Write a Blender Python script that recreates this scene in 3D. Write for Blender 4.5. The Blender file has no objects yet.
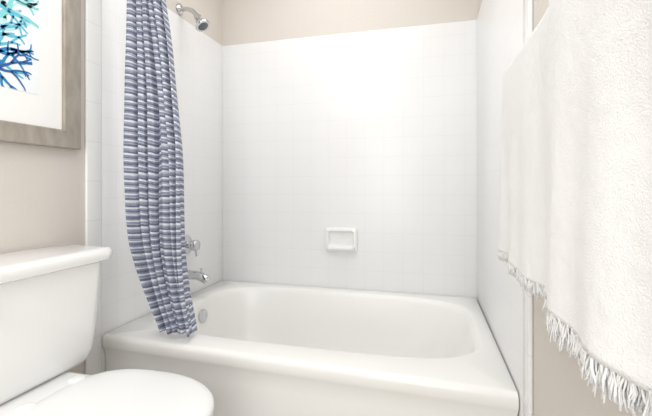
import bpy, bmesh, math, random
from mathutils import Vector, noise
random.seed(7)
S=bpy.context.scene
S.view_settings.view_transform='Standard'
def lin(c):
    return tuple(((v/255)/12.92 if v/255<=0.04045 else ((v/255+0.055)/1.055)**2.4) for v in c)+(1,)
XL,XR,YB,YR,ZC=-1.255,0.263,2.19,-1.3,2.44
RIM=0.415
# ---------------- materials
def mat(name,col,rough=0.5,metal=0,coat=0,bump=None,spec=None):
    m=bpy.data.materials.new(name); m.use_nodes=True
    nt=m.node_tree; b=nt.nodes['Principled BSDF']
    b.inputs['Base Color'].default_value=lin(col); b.inputs['Roughness'].default_value=rough
    b.inputs['Metallic'].default_value=metal; b.inputs['Coat Weight'].default_value=coat
    if spec is not None: b.inputs['Specular IOR Level'].default_value=spec
    if bump:
        sc,st,dist=bump
        g=nt.nodes.new('ShaderNodeNewGeometry'); n=nt.nodes.new('ShaderNodeTexNoise')
        n.inputs['Scale'].default_value=sc; n.inputs['Detail'].default_value=4
        nt.links.new(g.outputs['Position'],n.inputs['Vector'])
        bp=nt.nodes.new('ShaderNodeBump'); bp.inputs['Strength'].default_value=st; bp.inputs['Distance'].default_value=dist
        nt.links.new(n.outputs['Fac'],bp.inputs['Height']); nt.links.new(bp.outputs['Normal'],b.inputs['Normal'])
    return m
def tile_mat(name,a,c,w,h,col,grout,rough,offs=(0,0),mortar=0.0018,bs=0.22):
    m=mat(name,col,rough); nt=m.node_tree; b=nt.nodes['Principled BSDF']
    g=nt.nodes.new('ShaderNodeNewGeometry'); s=nt.nodes.new('ShaderNodeSeparateXYZ'); k=nt.nodes.new('ShaderNodeCombineXYZ')
    nt.links.new(g.outputs['Position'],s.inputs[0])
    for i,ax in enumerate((a,c)):
        ad=nt.nodes.new('ShaderNodeMath'); ad.operation='ADD'; ad.inputs[1].default_value=offs[i]
        nt.links.new(s.outputs[ax],ad.inputs[0]); nt.links.new(ad.outputs[0],k.inputs[i])
    br=nt.nodes.new('ShaderNodeTexBrick'); br.offset=0; br.squash=1
    br.inputs['Scale'].default_value=1; br.inputs['Brick Width'].default_value=w; br.inputs['Row Height'].default_value=h
    br.inputs['Mortar Size'].default_value=mortar; br.inputs['Mortar Smooth'].default_value=0.6
    br.inputs['Color1'].default_value=lin(col); br.inputs['Color2'].default_value=lin(col); br.inputs['Mortar'].default_value=lin(grout)
    nt.links.new(k.outputs[0],br.inputs['Vector']); nt.links.new(br.outputs['Color'],b.inputs['Base Color'])
    bp=nt.nodes.new('ShaderNodeBump'); bp.invert=True; bp.inputs['Strength'].default_value=bs; bp.inputs['Distance'].default_value=0.0012
    nt.links.new(br.outputs['Fac'],bp.inputs['Height']); nt.links.new(bp.outputs['Normal'],b.inputs['Normal'])
    return m
M_beige=mat('paint_beige',(220,213,205),0.6,bump=(90,0.45,0.0025))
M_ceil=mat('paint_ceiling',(240,239,237),0.8)
M_floor=tile_mat('floor_tile','X','Y',0.3,0.3,(200,196,190),(165,160,152),0.35,mortar=0.004)
M_tx=tile_mat('surround_x','X','Z',0.108,0.108,(244,244,244),(238,238,238),0.28,offs=(0.02,-RIM))
M_ty=tile_mat('surround_y','Y','Z',0.108,0.108,(244,244,244),(238,238,238),0.28,offs=(-0.03,-RIM))
M_tub=mat('tub_enamel',(248,247,244),0.26,coat=0.08)
M_por=mat('porcelain',(247,247,246),0.1,coat=0.4)
M_chrome=mat('chrome',(205,207,210),0.1,metal=1)
M_white=mat('white_plastic',(247,247,246),0.3)
M_terry=mat('terry_cotton',(240,240,239),0.95,bump=(650,0.6,0.002),spec=0.1)
M_terry.node_tree.nodes['Principled BSDF'].inputs['Sheen Weight'].default_value=0.15
# ---------------- helpers
def link(ob):
    S.collection.objects.link(ob); return ob
def mesh_ob(name,verts,faces,m=None,smooth=True,parent=None,angle=None):
    me=bpy.data.meshes.new(name); me.from_pydata([tuple(v) for v in verts],[],faces)
    bm=bmesh.new(); bm.from_mesh(me); bmesh.ops.recalc_face_normals(bm,faces=bm.faces); bm.to_mesh(me); bm.free()
    if smooth:
        me.polygons.foreach_set('use_smooth',[True]*len(me.polygons))
        if angle: me.set_sharp_from_angle(angle=math.radians(angle))
    ob=link(bpy.data.objects.new(name,me))
    if m: me.materials.append(m)
    if parent: ob.parent=parent
    return ob
def empty(name):
    e=link(bpy.data.objects.new(name,None)); e.empty_display_size=0.1; return e
def box(name,x0,x1,y0,y1,z0,z1,m,bev=0,parent=None,seg=3):
    v=[(x,y,z) for x in(x0,x1) for y in(y0,y1) for z in(z0,z1)]
    f=[(0,1,3,2),(4,6,7,5),(0,4,5,1),(2,3,7,6),(0,2,6,4),(1,5,7,3)]
    ob=mesh_ob(name,v,f,m,smooth=bev>0,parent=parent)
    if bev:
        bm=bmesh.new(); bm.from_mesh(ob.data)
        bmesh.ops.bevel(bm,geom=bm.edges[:],offset=bev,segments=seg,profile=0.5,affect='EDGES')
        for f_ in bm.faces: f_.smooth=True
        bm.to_mesh(ob.data); bm.free(); ob.data.set_sharp_from_angle(angle=math.radians(50))
    return ob
def loft(name,rings,m,parent=None,cap0=True,cap1=True,angle=45):
    n=len(rings[0]); v=[p for r in rings for p in r]; f=[]
    for k in range(len(rings)-1):
        for i in range(n):
            j=(i+1)%n; f.append((k*n+i,k*n+j,(k+1)*n+j,(k+1)*n+i))
    if cap0: f.append(tuple(range(n-1,-1,-1)))
    if cap1: f.append(tuple((len(rings)-1)*n+i for i in range(n)))
    return mesh_ob(name,v,f,m,parent=parent,angle=angle)
def rrect(x0,x1,y0,y1,r,z,q=8):
    p=[]
    for cx,cy,a0 in((x1-r,y1-r,0),(x0+r,y1-r,90),(x0+r,y0+r,180),(x1-r,y0+r,270)):
        for i in range(q+1):
            a=math.radians(a0+90*i/q); p.append((cx+r*math.cos(a),cy+r*math.sin(a),z))
    return p
def tube(name,pts,rad,m,parent=None,seg=16):
    P=[Vector(p) for p in pts]; R=rad if isinstance(rad,(list,tuple)) else [rad]*len(P)
    rings=[]; up=None
    for i,p in enumerate(P):
        t=(P[min(i+1,len(P)-1)]-P[max(i-1,0)]).normalized()
        if up is None: up=t.orthogonal().normalized()
        up=(up-t*up.dot(t)).normalized(); s=t.cross(up)
        rings.append([tuple(p+R[i]*(math.cos(a)*up+math.sin(a)*s)) for a in [2*math.pi*k/seg for k in range(seg)]])
    return loft(name,rings,m,parent,angle=50)
def bez(a,b,c,d,n=14):
    a,b,c,d=map(Vector,(a,b,c,d)); o=[]
    for i in range(n+1):
        t=i/n; o.append(a*(1-t)**3+b*3*t*(1-t)**2+c*3*t*t*(1-t)+d*t**3)
    return o
def interp(tab,z):
    if z<=tab[0][0]: return tab[0][1]
    for (a,b),(c,d) in zip(tab,tab[1:]):
        if z<=c:
            t=(z-a)/(c-a); return b+(d-b)*t
    return tab[-1][1]
# ---------------- room shell
box('wall_left',XL-0.1,XL,YR-0.1,YB+0.1,0,ZC,M_beige)
box('wall_right',XR,XR+0.1,YR-0.1,YB+0.1,0,ZC,M_beige)
box('wall_back',XL,XR,YB,YB+0.1,0,ZC,M_beige)
box('wall_front',XL,XR,YR-0.1,YR,0,ZC,M_beige)
box('floor',XL-0.1,XR+0.1,YR-0.1,YB+0.1,-0.1,0,M_floor)
box('ceiling',XL-0.1,XR+0.1,YR-0.1,YB+0.1,ZC,ZC+0.1,M_ceil)
box('baseboard_left',XL,XL+0.012,YR,1.17,0,0.09,M_white,0.004)
box('baseboard_right',XR-0.012,XR,YR,1.08,0,0.09,M_white,0.004)
T=0.008; ST=1.890
box('wall_tile_back',XL,XR,YB-T,YB,0.0,ST,M_tx,0.003)
box('wall_tile_left',XL,XL+T,1.25,YB-T,0.0,ST,M_ty,0.003)
box('wall_tile_right',XR-T,XR,1.15,YB-T,0.0,ST,M_ty,0.003)
M_trim=tile_mat('surround_trim','Y','Z',0.3,0.152,(245,245,244),(232,232,232),0.2,offs=(0.1,-RIM))
box('trim_1',XL,XL+0.011,1.178,1.249,0,ST,M_trim,0.005)
box('trim_2',XR-0.011,XR,1.085,1.149,0,ST,M_trim,0.005)
# ---------------- bathtub
tub=empty('bathtub')
x0,x1,y0,y1=XL+.0115,XR-.0115,1.222,YB-T-.0015
N=160
def srect(a,b,c,d,n,z):
    cx,cy,hx,hy=(a+b)/2,(c+d)/2,(b-a)/2,(d-c)/2; p=[]
    for i in range(N):
        t=2*math.pi*i/N; co,si=math.cos(t),math.sin(t)
        p.append((cx+hx*math.copysign(abs(co)**(2/n),co),cy+hy*math.copysign(abs(si)**(2/n),si),z))
    return p
def rect_ring(ins,z):
    cx,cy,hx,hy=(x0+x1)/2,(y0+y1)/2,(x1-x0)/2-ins*.1,(y1-y0)/2-ins; p=[]
    for i in range(N):
        t=2*math.pi*i/N; co,si=math.cos(t),math.sin(t); k=max(abs(co),abs(si))
        X=cx+hx*co/k; Y=cy+hy*si/k
        Y+=-.028*((X-cx)/hx)*max(0,(cy-Y)/hy)
        p.append((X,Y,z))
    return p
rings=[rect_ring(0.022,0.0),rect_ring(0.022,0.03),rect_ring(0.016,0.30),rect_ring(0.012,0.345),rect_ring(0.004,0.362),rect_ring(0,0.372)]
for a in range(0,91,15):
    t=math.radians(a); rings.append(rect_ring(0.022*(1-math.cos(t)),RIM-0.022+0.022*math.sin(t)))
key=[(-1.15,.208,1.338,2.112,4.2,RIM),(-1.142,.199,1.346,2.104,4.2,RIM-.003),(-1.135,.190,1.354,2.096,4.2,RIM-.012),(-1.13,.178,1.362,2.088,4.1,.385),
(-1.12,.145,1.38,2.07,4,.31),(-1.108,.09,1.40,2.05,3.8,.21),(-1.09,.03,1.43,2.02,3.6,.13),(-1.05,-.05,1.47,1.98,3.3,.088),(-.98,-.15,1.54,1.91,3,.074),(-.7,-.4,1.68,1.78,2.5,.07)]
def cr(p0,p1,p2,p3,t):
    return 0.5*((2*p1)+(-p0+p2)*t+(2*p0-5*p1+4*p2-p3)*t*t+(-p0+3*p1-3*p2+p3)*t**3)
for i in range(len(key)-1):
    ks=[key[max(0,i-1)],key[i],key[i+1],key[min(len(key)-1,i+2)]]
    for s in range(4):
        t=s/4; v=[cr(*(k[j] for k in ks),t) for j in range(6)]
        rings.append(srect(*v[:4],v[4],v[5]))
rings.append(srect(*key[-1]))
loft('tub_body',rings,M_tub,tub,cap0=False,angle=60)
tube('overflow_plate',[(-1.125,1.76,.335),(-1.112,1.76,.335),(-1.107,1.76,.335)],[.034,.034,.026],M_chrome,tub,28)
tube('drain',[(-.93,1.725,.070),(-.93,1.725,.080),(-.93,1.725,.082)],[.03,.03,.024],M_chrome,tub,24)
# ---------------- soap dish
sd=empty('soap_dish')
yb=YB-T
def rr_xz(a,b,c,d,r,y,q=6):
    return [(p[0],y,p[1]) for p in rrect(a,b,c,d,r,0,q)]
X0,X1,Z0,Z1=-.572,-.385,.628,.766
rg=[rr_xz(X0,X1,Z0,Z1,.014,yb),rr_xz(X0,X1,Z0,Z1,.014,yb-.016),rr_xz(X0+.003,X1-.003,Z0+.003,Z1-.003,.013,yb-.022),rr_xz(X0+.008,X1-.008,Z0+.008,Z1-.008,.012,yb-.025),
 rr_xz(X0+.018,X1-.018,Z0+.03,Z1-.018,.014,yb-.025),rr_xz(X0+.021,X1-.021,Z0+.034,Z1-.021,.012,yb-.020),rr_xz(X0+.026,X1-.026,Z0+.040,Z1-.026,.012,yb-.002)]
loft('dish_frame',rg,M_por,sd,cap0=False)
lp=[rrect(X0+.014,X1-.014,yb-.048,yb-.004,.02,Z0+.012),rrect(X0+.010,X1-.010,yb-.056,yb-.004,.022,Z0+.018),rrect(X0+.010,X1-.010,yb-.057,yb-.004,.022,Z0+.028),
    rrect(X0+.013,X1-.013,yb-.054,yb-.004,.020,Z0+.031),rrect(X0+.018,X1-.018,yb-.048,yb-.004,.018,Z0+.029),rrect(X0+.024,X1-.024,yb-.042,yb-.004,.016,Z0+.024)]
loft('dish_tray',lp,M_por,sd)
# ---------------- toilet
to=empty('toilet')
ty=.838
def trr(a,b,c,d,r,z): return rrect(a,b,c,d,r,z,8)
wl=XL+0.012
tk=[]
for z,fx,hw,r in((.425,-1.09,.185,.03),(.43,-1.08,.195,.035),(.445,-1.068,.203,.04),(.475,-1.056,.208,.04),(.56,-1.048,.214,.04),(.68,-1.038,.220,.04),(.762,-1.034,.224,.04)):
    tk.append(trr(wl,fx,ty-hw,ty+hw,r,z))
loft('tank',tk,M_por,to)
ld=[trr(wl,-1.026,ty-.232,ty+.232,.035,.757),trr(wl-.002,-1.016,ty-.241,ty+.241,.038,.762),trr(wl-.004,-1.012,ty-.245,ty+.245,.04,.775),trr(wl-.004,-1.012,ty-.245,ty+.245,.04,.786),
    trr(wl-.003,-1.015,ty-.242,ty+.242,.038,.793),trr(wl,-1.022,ty-.236,ty+.236,.034,.798),trr(wl+.01,-1.038,ty-.22,ty+.22,.03,.800)]
loft('tank_lid',ld,M_por,to)
tube('flush_lever_boss',[(-1.038,.652,.71),(-1.020,.652,.71)],.012,M_chrome,to)
tube('flush_lever',[(-1.020,.645,.71),(-1.018,.665,.708),(-1.018,.692,.702)],[.007,.006,.008],M_chrome,to)
def egg(xb,xt,hw,z,n=72,pb=3.0,pf=2.1):
    xc=xb+(xt-xb)*.47; p=[]
    for i in range(n):
        t=2*math.pi*i/n; co,si=math.cos(t),math.sin(t)
        pw=pf if co>0 else pb; L=(xt-xc) if co>0 else (xc-xb)
        p.append((xc+L*math.copysign(abs(co)**(2/pw),co),ty+hw*math.copysign(abs(si)**(2/pw),si),z))
    return p
bowl=[egg(-1.10,-.68,.115,0),egg(-1.10,-.68,.115,.02),egg(-1.09,-.70,.10,.06),egg(-1.08,-.70,.095,.14),egg(-1.08,-.66,.105,.20),egg(-1.06,-.59,.14,.28),egg(-1.05,-.56,.168,.34),egg(-1.05,-.55,.176,.375),egg(-1.05,-.55,.176,.388)]
loft('bowl',bowl,M_por,to)
box('bowl_deck',-1.235,-.93,ty-.14,ty+.14,.30,.425,M_por,.03,to,6)
dx_=-.010
seat=[egg(-.995,-.526+dx_,.184,.389),egg(-.999,-.522+dx_,.188,.394),egg(-.999,-.522+dx_,.188,.404),egg(-.995,-.526+dx_,.184,.408)]
loft('seat',seat,M_white,to)
lidr=[egg(-1.0,-.524+dx_,.186,.409),egg(-1.005,-.519+dx_,.191,.414),egg(-1.005,-.519+dx_,.191,.422),egg(-1.0,-.524+dx_,.186,.429),egg(-.985,-.54+dx_,.17,.434),egg(-.95,-.57,.14,.437),egg(-.88,-.64,.07,.439)]
loft('seat_lid',lidr,M_white,to)
for i,s in enumerate((-.075,.075)):
    box('hinge_%d'%(i+1),-1.02,-.985,ty+s-.02,ty+s+.02,.40,.437,M_white,.008,to)
# ---------------- framed artwork
fr=empty('framed_artwork')
M_fr=mat('frame_silver_wood',(158,150,138),0.38,metal=0.2)
nt=M_fr.node_tree; bb=nt.nodes['Principled BSDF']
g=nt.nodes.new('ShaderNodeNewGeometry'); mp=nt.nodes.new('ShaderNodeMapping'); mp.inputs['Scale'].default_value=(6,6,2); n=nt.nodes.new('ShaderNodeTexNoise'); n.inputs['Scale'].default_value=6; n.inputs['Detail'].default_value=5
rp=nt.nodes.new('ShaderNodeValToRGB'); rp.color_ramp.elements[0].color=lin((160,151,139)); rp.color_ramp.elements[1].color=lin((184,177,166)); rp.color_ramp.elements[0].position=.3; rp.color_ramp.elements[1].position=.7
nt.links.new(g.outputs['Position'],mp.inputs['Vector']); nt.links.new(mp.outputs[0],n.inputs['Vector']); nt.links.new(n.outputs['Fac'],rp.inputs[0]); nt.links.new(rp.outputs[0],bb.inputs['Base Color'])
Y0,Y1,ZA,ZB=.42,1.140,1.137,2.02; W=.064
def rr_yz(i,x,):
    return [(x,Y0+i,ZA+i),(x,Y1-i,ZA+i),(x,Y1-i,ZB-i),(x,Y0+i,ZB-i)]
prof=[(0,XL+.001),(0,XL+.024),(.003,XL+.028),(W*.45,XL+.026),(W*.75,XL+.022),(W-.004,XL+.022),(W,XL+.019),(W,XL+.006)]
o=loft('frame_moulding',[rr_yz(i,x) for i,x in prof],M_fr,fr,cap0=True,cap1=False,angle=25)
M_mat=mat('mat_board',(250,249,247),0.8); M_paper=mat('art_paper',(244,250,251),0.85)
box('mat_board',XL+.004,XL+.010,Y0+W-.004,Y1-W+.004,ZA+W-.004,ZB-W+.004,M_mat,0,fr)
AY0,AY1,AZ0,AZ1=.58,.992,1.305,1.86
box('art_print',XL+.0102,XL+.0108,AY0,AY1,AZ0,AZ1,M_paper,0,fr)
cols=[(45,135,198),(100,192,222),(140,218,220),(45,100,170),(190,234,238)]
CM=[mat('coral_ink_%d'%i,c,.8) for i,c in enumerate(cols)]
def coral(idx,roots,seed,xoff,depth=6,L=.07,w=.006):
    rnd=random.Random(seed); V=[];F=[]
    def seg(y,z,a,l,w0,d):
        steps=5; py,pz,pa=y,z,a; prev=None
        for k in range(steps+1):
            ww=w0*(1-.3*k/steps)
            ny,nz=-math.sin(pa),math.cos(pa)
            a1=(min(max(py+ny*ww,AY0),AY1),min(max(pz+nz*ww,AZ0),AZ1)); b1=(min(max(py-ny*ww,AY0),AY1),min(max(pz-nz*ww,AZ0),AZ1))
            V.append((xoff,a1[0],a1[1])); V.append((xoff,b1[0],b1[1]))
            c=len(V)-2
            if prev is not None: F.append((prev,prev+1,c+1,c))
            prev=c
            if k<steps:
                pa+=rnd.uniform(-.25,.25); py+=math.cos(pa)*l/steps; pz+=math.sin(pa)*l/steps
        if d>0:
            for s in(-1,1):
                if rnd.random()<.93: seg(py,pz,pa+s*rnd.uniform(.2,.6),l*rnd.uniform(.7,.95),w0*.74,d-1)
    for (y,z,a) in roots: seg(y,z,math.radians(a),L,w,depth)
    me=bpy.data.meshes.new('c'); me.from_pydata(V,[],F)
    ob=link(bpy.data.objects.new('coral_print_%d'%idx,me)); me.materials.append(CM[idx%5]); ob.parent=fr
xo=XL+.0111
coral(4,[(.74,1.48,40),(.80,1.62,20),(.82,1.40,60)],3,xo,4,.06,.014)
coral(2,[(.76,1.48,40),(.84,1.50,50),(.78,1.62,0)],5,xo+.0002,3,.07,.011)
coral(1,[(.80,1.41,30),(.80,1.52,35),(.78,1.37,20)],11,xo+.0004,3,.06,.009)
coral(0,[(.80,1.355,12),(.82,1.40,15)],21,xo+.0006,4,.048,.009)
coral(3,[(.81,1.345,5)],33,xo+.0008,3,.055,.007)
# ---------------- shower head
sh=empty('shower_head')
wx=XL
tube('wall_flange',[(wx,1.755,1.930),(wx+.006,1.755,1.929),(wx+.014,1.755,1.928),(wx+.018,1.755,1.928)],[.030,.029,.020,.012],M_chrome,sh,28)
arm=bez((wx+.01,1.755,1.929),(wx+.06,1.755,1.929),(wx+.085,1.752,1.915),(wx+.108,1.75,1.88))
tube('arm',arm,.0115,M_chrome,sh)
a=Vector(arm[-1]); d=Vector((.55,-.04,-.83)).normalized()
hp=[a-d*.004,a+d*.004,a+d*.010,a+d*.022,a+d*.026,a+d*.034,a+d*.055,a+d*.064,a+d*.070]
tube('head',hp,[.012,.018,.02,.02,.014,.02,.036,.039,.036],M_chrome,sh,28)
M_dark=mat('nozzle_rubber',(105,107,111),.5)
tube('nozzle_face',[a+d*.0695,a+d*.0715],[.027,.025],M_dark,sh,24)
# ---------------- bathtub faucet
fa=empty('bathtub_faucet'); wx=XL+T
tube('valve_escutcheon',[(wx,1.80,.69),(wx+.008,1.80,.69),(wx+.014,1.80,.69)],[.052,.050,.035],M_chrome,fa,32)
tube('valve_stem',[(wx+.01,1.80,.69),(wx+.04,1.80,.69)],[.018,.016],M_chrome,fa)
tube('valve_knob',[(wx+.036,1.80,.69),(wx+.042,1.80,.69),(wx+.062,1.80,.69),(wx+.072,1.80,.69),(wx+.076,1.80,.69)],[.018,.027,.030,.026,.015],M_chrome,fa,24)
tube('valve_lever',[(wx+.06,1.80,.69),(wx+.068,1.795,.665),(wx+.075,1.79,.635)],[.009,.008,.009],M_chrome,fa)
sp=bez((wx,1.80,.530),(wx+.06,1.80,.535),(wx+.10,1.80,.535),(wx+.132,1.80,.505),16)
tube('spout',sp,[.030,.028]+[.024]*2+[.0235]*10+[.023,.022,.020],M_chrome,fa,24)
tube('diverter_pull',[(wx+.095,1.80,.545),(wx+.095,1.80,.563),(wx+.095,1.80,.571)],[.005,.005,.009],M_chrome,fa)
# ---------------- curtain rod
cr_=empty('shower_curtain_rod'); RY,RZ=1.30,2.03
tube('rod',[(XL,RY,RZ),(XR,RY,RZ)],.0125,M_chrome,cr_,24)
tube('rod_flange_1',[(XL,RY,RZ),(XL+.012,RY,RZ),(XL+.02,RY,RZ)],[.034,.03,.018],M_chrome,cr_,24)
tube('rod_flange_2',[(XR,RY,RZ),(XR-.012,RY,RZ),(XR-.02,RY,RZ)],[.034,.03,.018],M_chrome,cr_,24)
# ---------------- shower curtain
cu=empty('shower_curtain')
Ltab=[(.436,-1.000),(.482,-1.030),(.56,-1.072),(.638,-1.10),(.716,-1.14),(.832,-1.168),(.949,-1.176),(1.144,-1.186),(1.339,-1.182),(1.534,-1.18),(1.729,-1.176),(2.0,-1.17)]
Rtab=[(.436,-.856),(.482,-.865),(.56,-.884),(.716,-.904),(.832,-.906),(.949,-.904),(1.144,-.905),(1.339,-.926),(1.534,-.954),(1.729,-.994),(2.0,-1.03)]
def sm(tab,z):
    return sum(interp(tab,z+k*.03) for k in(-2,-1,0,1,2))/5
NU,NV=240,170; zt,zb=1.995,.440
V=[];F=[];UV=[]
for j in range(NV+1):
    z=zt+(zb-zt)*j/NV; l,r=sm(Ltab,z),sm(Rtab,z); dn=(zt-z)/(zt-zb)
    for i in range(NU+1):
        s=i/NU
        ph=2*math.pi*(5.6*s+.22*math.sin(2.1*s*6.28+z*1.0)+.10*math.sin(z*2.6))
        A=.024+.010*math.sin(3.1*s*2+1+z)+.004*dn
        y=RY+A*math.sin(ph)+.006*math.sin(3*ph+z*4)*.6+.010*math.sin(s*9+z*2.2)
        x=l+(r-l)*s+.009*math.cos(ph+.8)*min(1,6*s)*min(1,6*(1-s))+.005*noise.noise(Vector((s*5,z*3,0)))
        zz=z+(0.004*math.sin(ph*.5) if j==NV else 0)
        V.append((x,max(1.255,min(1.352,y)),zz)); UV.append((s,z+.0035*math.sin(ph+1.2)-.05*s*dn*dn+.006*noise.noise(Vector((s*3,z*3,3)))))
for j in range(NV):
    for i in range(NU):
        a_=j*(NU+1)+i; F.append((a_,a_+1,a_+NU+2,a_+NU+1))
me=bpy.data.meshes.new('fabric'); me.from_pydata(V,[],F)
uvl=me.uv_layers.new(name='UVMap')
for lp_ in me.loops: uvl.data[lp_.index].uv=UV[lp_.vertex_index]
me.polygons.foreach_set('use_smooth',[True]*len(me.polygons))
fab=link(bpy.data.objects.new('fabric',me)); fab.parent=cu
M_c=bpy.data.materials.new('striped_cotton'); M_c.use_nodes=True; nt=M_c.node_tree; b=nt.nodes['Principled BSDF']; b.inputs['Roughness'].default_value=.9
uv=nt.nodes.new('ShaderNodeUVMap'); sp_=nt.nodes.new('ShaderNodeSeparateXYZ'); nt.links.new(uv.outputs[0],sp_.inputs[0])
def M(op,a,b_=None,c_=None):
    n=nt.nodes.new('ShaderNodeMath'); n.operation=op
    for k,v in enumerate((a,b_,c_)):
        if v is None: continue
        if isinstance(v,(int,float)): n.inputs[k].default_value=v
        else: nt.links.new(v,n.inputs[k])
    return n.outputs[0]
def ramp(fac,els,mode='LINEAR'):
    r=nt.nodes.new('ShaderNodeValToRGB'); r.color_ramp.interpolation=mode
    while len(r.color_ramp.elements)<len(els): r.color_ramp.elements.new(.5)
    for e,(p,c) in zip(r.color_ramp.elements,els): e.position=p; e.color=lin(c)
    nt.links.new(fac,r.inputs[0]); return r.outputs[0]
vv=M('MULTIPLY',sp_.outputs['Y'],1/.105)
fr_=M('FRACT',vv)
navy=(86,93,120); mid=(130,137,160); gry=(164,169,185); W1=(226,228,234)
els=[(0,navy),(.08,gry),(.12,mid),(.19,W1),(.25,mid),(.31,navy),(.38,mid),(.43,W1),(.48,gry),(.55,navy),(.60,mid),(.67,W1),(.74,navy),(.80,mid),(.87,gry),(.92,W1)]
col=ramp(fr_,els,'CONSTANT')
def streak(ax,ay):
    cb=nt.nodes.new('ShaderNodeCombineXYZ'); nt.links.new(M('MULTIPLY',sp_.outputs['X'],ax),cb.inputs[0]); nt.links.new(M('MULTIPLY',sp_.outputs['Y'],ay),cb.inputs[1])
    nz=nt.nodes.new('ShaderNodeTexNoise'); nz.inputs['Scale'].default_value=1; nz.inputs['Detail'].default_value=2; nt.links.new(cb.outputs[0],nz.inputs['Vector']); return nz.outputs['Fac']
mx=nt.nodes.new('ShaderNodeMix'); mx.data_type='RGBA'; nt.links.new(M('MULTIPLY',M('SUBTRACT',streak(200,160),.35),.8),mx.inputs[0])
nt.links.new(col,mx.inputs[6]); mx.inputs[7].default_value=lin((214,217,224))
mx2=nt.nodes.new('ShaderNodeMix'); mx2.data_type='RGBA'; nt.links.new(M('MULTIPLY',M('GREATER_THAN',streak(12,420),.58),.4),mx2.inputs[0])
nt.links.new(mx.outputs[2],mx2.inputs[6]); mx2.inputs[7].default_value=lin((84,91,118))
nt.links.new(mx2.outputs[2],b.inputs['Base Color'])
me.materials.append(M_c)
so=fab.modifiers.new('thick','SOLIDIFY'); so.thickness=.0012
for k in range(8):
    xx=-1.165+k*.0185
    pts=[(xx,RY+.020*math.cos(t),RZ-.006+.026*math.sin(t)) for t in [2*math.pi*i/20 for i in range(21)]]
    tube('ring_%d'%(k+1),pts,.0018,M_chrome,cu,8)
# ---------------- towel bar & towels
tb=empty('towel_bar'); BX,BZ=.205,1.262
tube('bar',[(BX,.08,BZ),(BX,1.03,BZ)],.008,M_chrome,tb,20)
for k,yy in enumerate((.08,1.03)):
    tube('post_%d'%(k+1),[(XR,yy,BZ),(XR-.008,yy,BZ),(XR-.014,yy,BZ),(BX,yy,BZ),(BX-.012,yy,BZ)],[.024,.022,.012,.012,.012],M_chrome,tb,20)
def towel(name,ya,yb_,front,th,zbf,zbb,seed,fl,flare=0,zadd=0,roll=.014,lean=0):
    e=empty(name); V=[];F=[]; ny=130
    path=[]
    top=BZ+.010+th*.5+zadd
    nf=90
    for i in range(nf+1):
        t=i/nf; path.append((front-lean*(1-t),zbf+(top-.02-zbf)*t,1-t,1))
    xb=.238
    cxm=(front+xb)/2; hr=(xb-front)/2
    for i in range(1,12):
        a_=math.pi*i/12; path.append((cxm-hr*math.cos(a_),top-.02+.02*math.sin(a_),0,0))
    for i in range(nf//2+1):
        t=i/(nf//2); path.append((xb,top-.02+(zbb-top+.02)*t,t,-1))
    for (x,z,h,sd_) in path:
        for j in range(ny+1):
            s=j/ny; y=ya+(yb_-ya)*s
            yy=y+flare*h*(s-.5)
            dx=0
            if sd_==1:
                dx=-.012*h*(.5+.5*math.sin(s*9+seed+h))-.004*h*math.sin(s*21+seed*2+h*2)
                ed=min(s,1-s)*(yb_-ya)
                if ed<roll: dx+=(1-math.sqrt(max(0,1-(1-ed/roll)**2)))*roll
            dx+=.0006*noise.noise(Vector((y*90,z*90,seed)))+.003*noise.noise(Vector((y*14,z*9,seed)))
            zz=z+.003*noise.noise(Vector((y*12,seed,0)))*(1 if abs(h)>.5 else 0)
            V.append((x+dx,yy,zz))
    n=ny+1
    for i in range(len(path)-1):
        for j in range(ny):
            a_=i*n+j; F.append((a_,a_+1,a_+n+1,a_+n))
    ob=mesh_ob('towel_cloth',V,F,M_terry,parent=e)
    s_=ob.modifiers.new('t','SOLIDIFY'); s_.thickness=th; s_.offset=0
    rnd=random.Random(seed); FV=[];FF=[]
    def strand(x,y,z,l,r):
        ax,ay=rnd.uniform(-.12,.12),rnd.uniform(-.18,.18); k0=len(FV); K=4
        for k in range(K+1):
            t=k/K; rr=r*(1-.3*t)*(1+.2*math.sin(k*2.2+y*300))
            px=x+ax*l*t+.0010*math.sin(t*6+y*500); py=y+ay*l*t*t+.0010*math.cos(t*5+y*333); pz=z-l*t
            for q in range(5):
                a_=2*math.pi*q/5; FV.append((px+rr*math.cos(a_),py+rr*math.sin(a_),pz))
        for k in range(K):
            for q in range(5):
                q2=(q+1)%5; FF.append((k0+k*5+q,k0+k*5+q2,k0+(k+1)*5+q2,k0+(k+1)*5+q))
        FF.append(tuple(k0+K*5+q for q in range(5)))
    for row in (0,len(path)-1):
        base=[V[row*n+j] for j in range(n)]
        cnt=int((yb_-ya)/(.00028 if row==0 else .0012))
        for c in range(cnt):
            f=(c+.5+rnd.uniform(-.3,.3))/cnt*ny; j=min(ny-1,int(max(0,f))); t=f-j
            p=[base[j][q]*(1-t)+base[j+1][q]*t for q in range(3)]
            ll=fl*(.88+.14*math.sin(p[1]*410+seed)+.08*math.sin(p[1]*977))
            strand(p[0]+rnd.uniform(-.45,.45)*th,p[1],p[2]+.003,ll*rnd.uniform(.8,1.1),rnd.uniform(.0008,.0013))
    mesh_ob('fringe',FV,FF,M_terry,parent=e)
    return e
towel('bath_towel',.14,.500,.142,.016,.876,.925,1,.027,0,.012,.016,.006)
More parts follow.
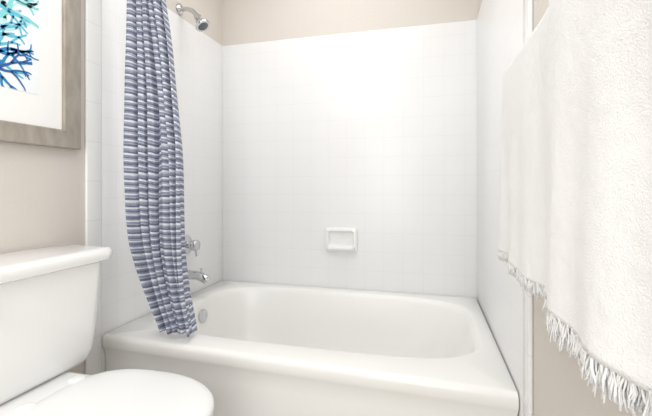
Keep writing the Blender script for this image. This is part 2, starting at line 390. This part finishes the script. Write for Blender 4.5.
towel('bath_towel',.560,.985,.176,.009,.850,.89,2.5,.022,.02,0,.010,.004)
# ---------------- lights
cl=empty('ceiling_light')
M_gl=mat('frosted_glass',(250,248,244),.4)
M_gl.node_tree.nodes['Principled BSDF'].inputs['Emission Color'].default_value=(1,.98,.96,1)
M_gl.node_tree.nodes['Principled BSDF'].inputs['Emission Strength'].default_value=3
loft('glass_dome',[[(-.5+r*math.cos(2*math.pi*i/40),.3+r*math.sin(2*math.pi*i/40),z) for i in range(40)] for r,z in((.17,ZC-.02),(.165,ZC-.05),(.13,ZC-.075),(.07,ZC-.09),(.01,ZC-.094))],M_gl,cl)
loft('canopy',[[(-.5+r*math.cos(2*math.pi*i/40),.3+r*math.sin(2*math.pi*i/40),z) for i in range(40)] for r,z in((.18,ZC),(.18,ZC-.02))],M_chrome,cl)
def area(name,loc,rot,sx,sy,p,col=(1,1,1)):
    l=bpy.data.lights.new(name,'AREA'); l.shape='RECTANGLE'; l.size=sx; l.size_y=sy; l.energy=p; l.color=col
    o=link(bpy.data.objects.new(name,l)); o.location=loc; o.rotation_euler=[math.radians(a) for a in rot]; return o
area('ceiling_lamp',(-.5,.3,2.33),(0,0,0),.9,.9,9,(.99,.995,1))
area('tub_overhead_fill',(-.5,1.55,2.42),(0,0,0),.9,.7,6.4,(.99,.995,1))  # unseen light added over the tub for an even exposure
area('fill_behind_camera',(-.25,-.95,1.25),(90,0,22),.9,1.9,20.5,(.965,.985,1))  # unseen fill added behind the camera, turned to brighten the left wall
w=bpy.data.worlds.new('w'); S.world=w; w.use_nodes=True; w.node_tree.nodes['Background'].inputs[0].default_value=(1,1,1,1); w.node_tree.nodes['Background'].inputs[1].default_value=.4
# ---------------- camera
cam=bpy.data.cameras.new('camera'); co=link(bpy.data.objects.new('camera',cam)); co.location=(0,0,1.0)
co.rotation_euler=(math.radians(90),0,math.radians(14.7)); cam.lens=385/652*36; cam.sensor_width=36; cam.shift_y=-21/652; cam.clip_start=.01
S.camera=co
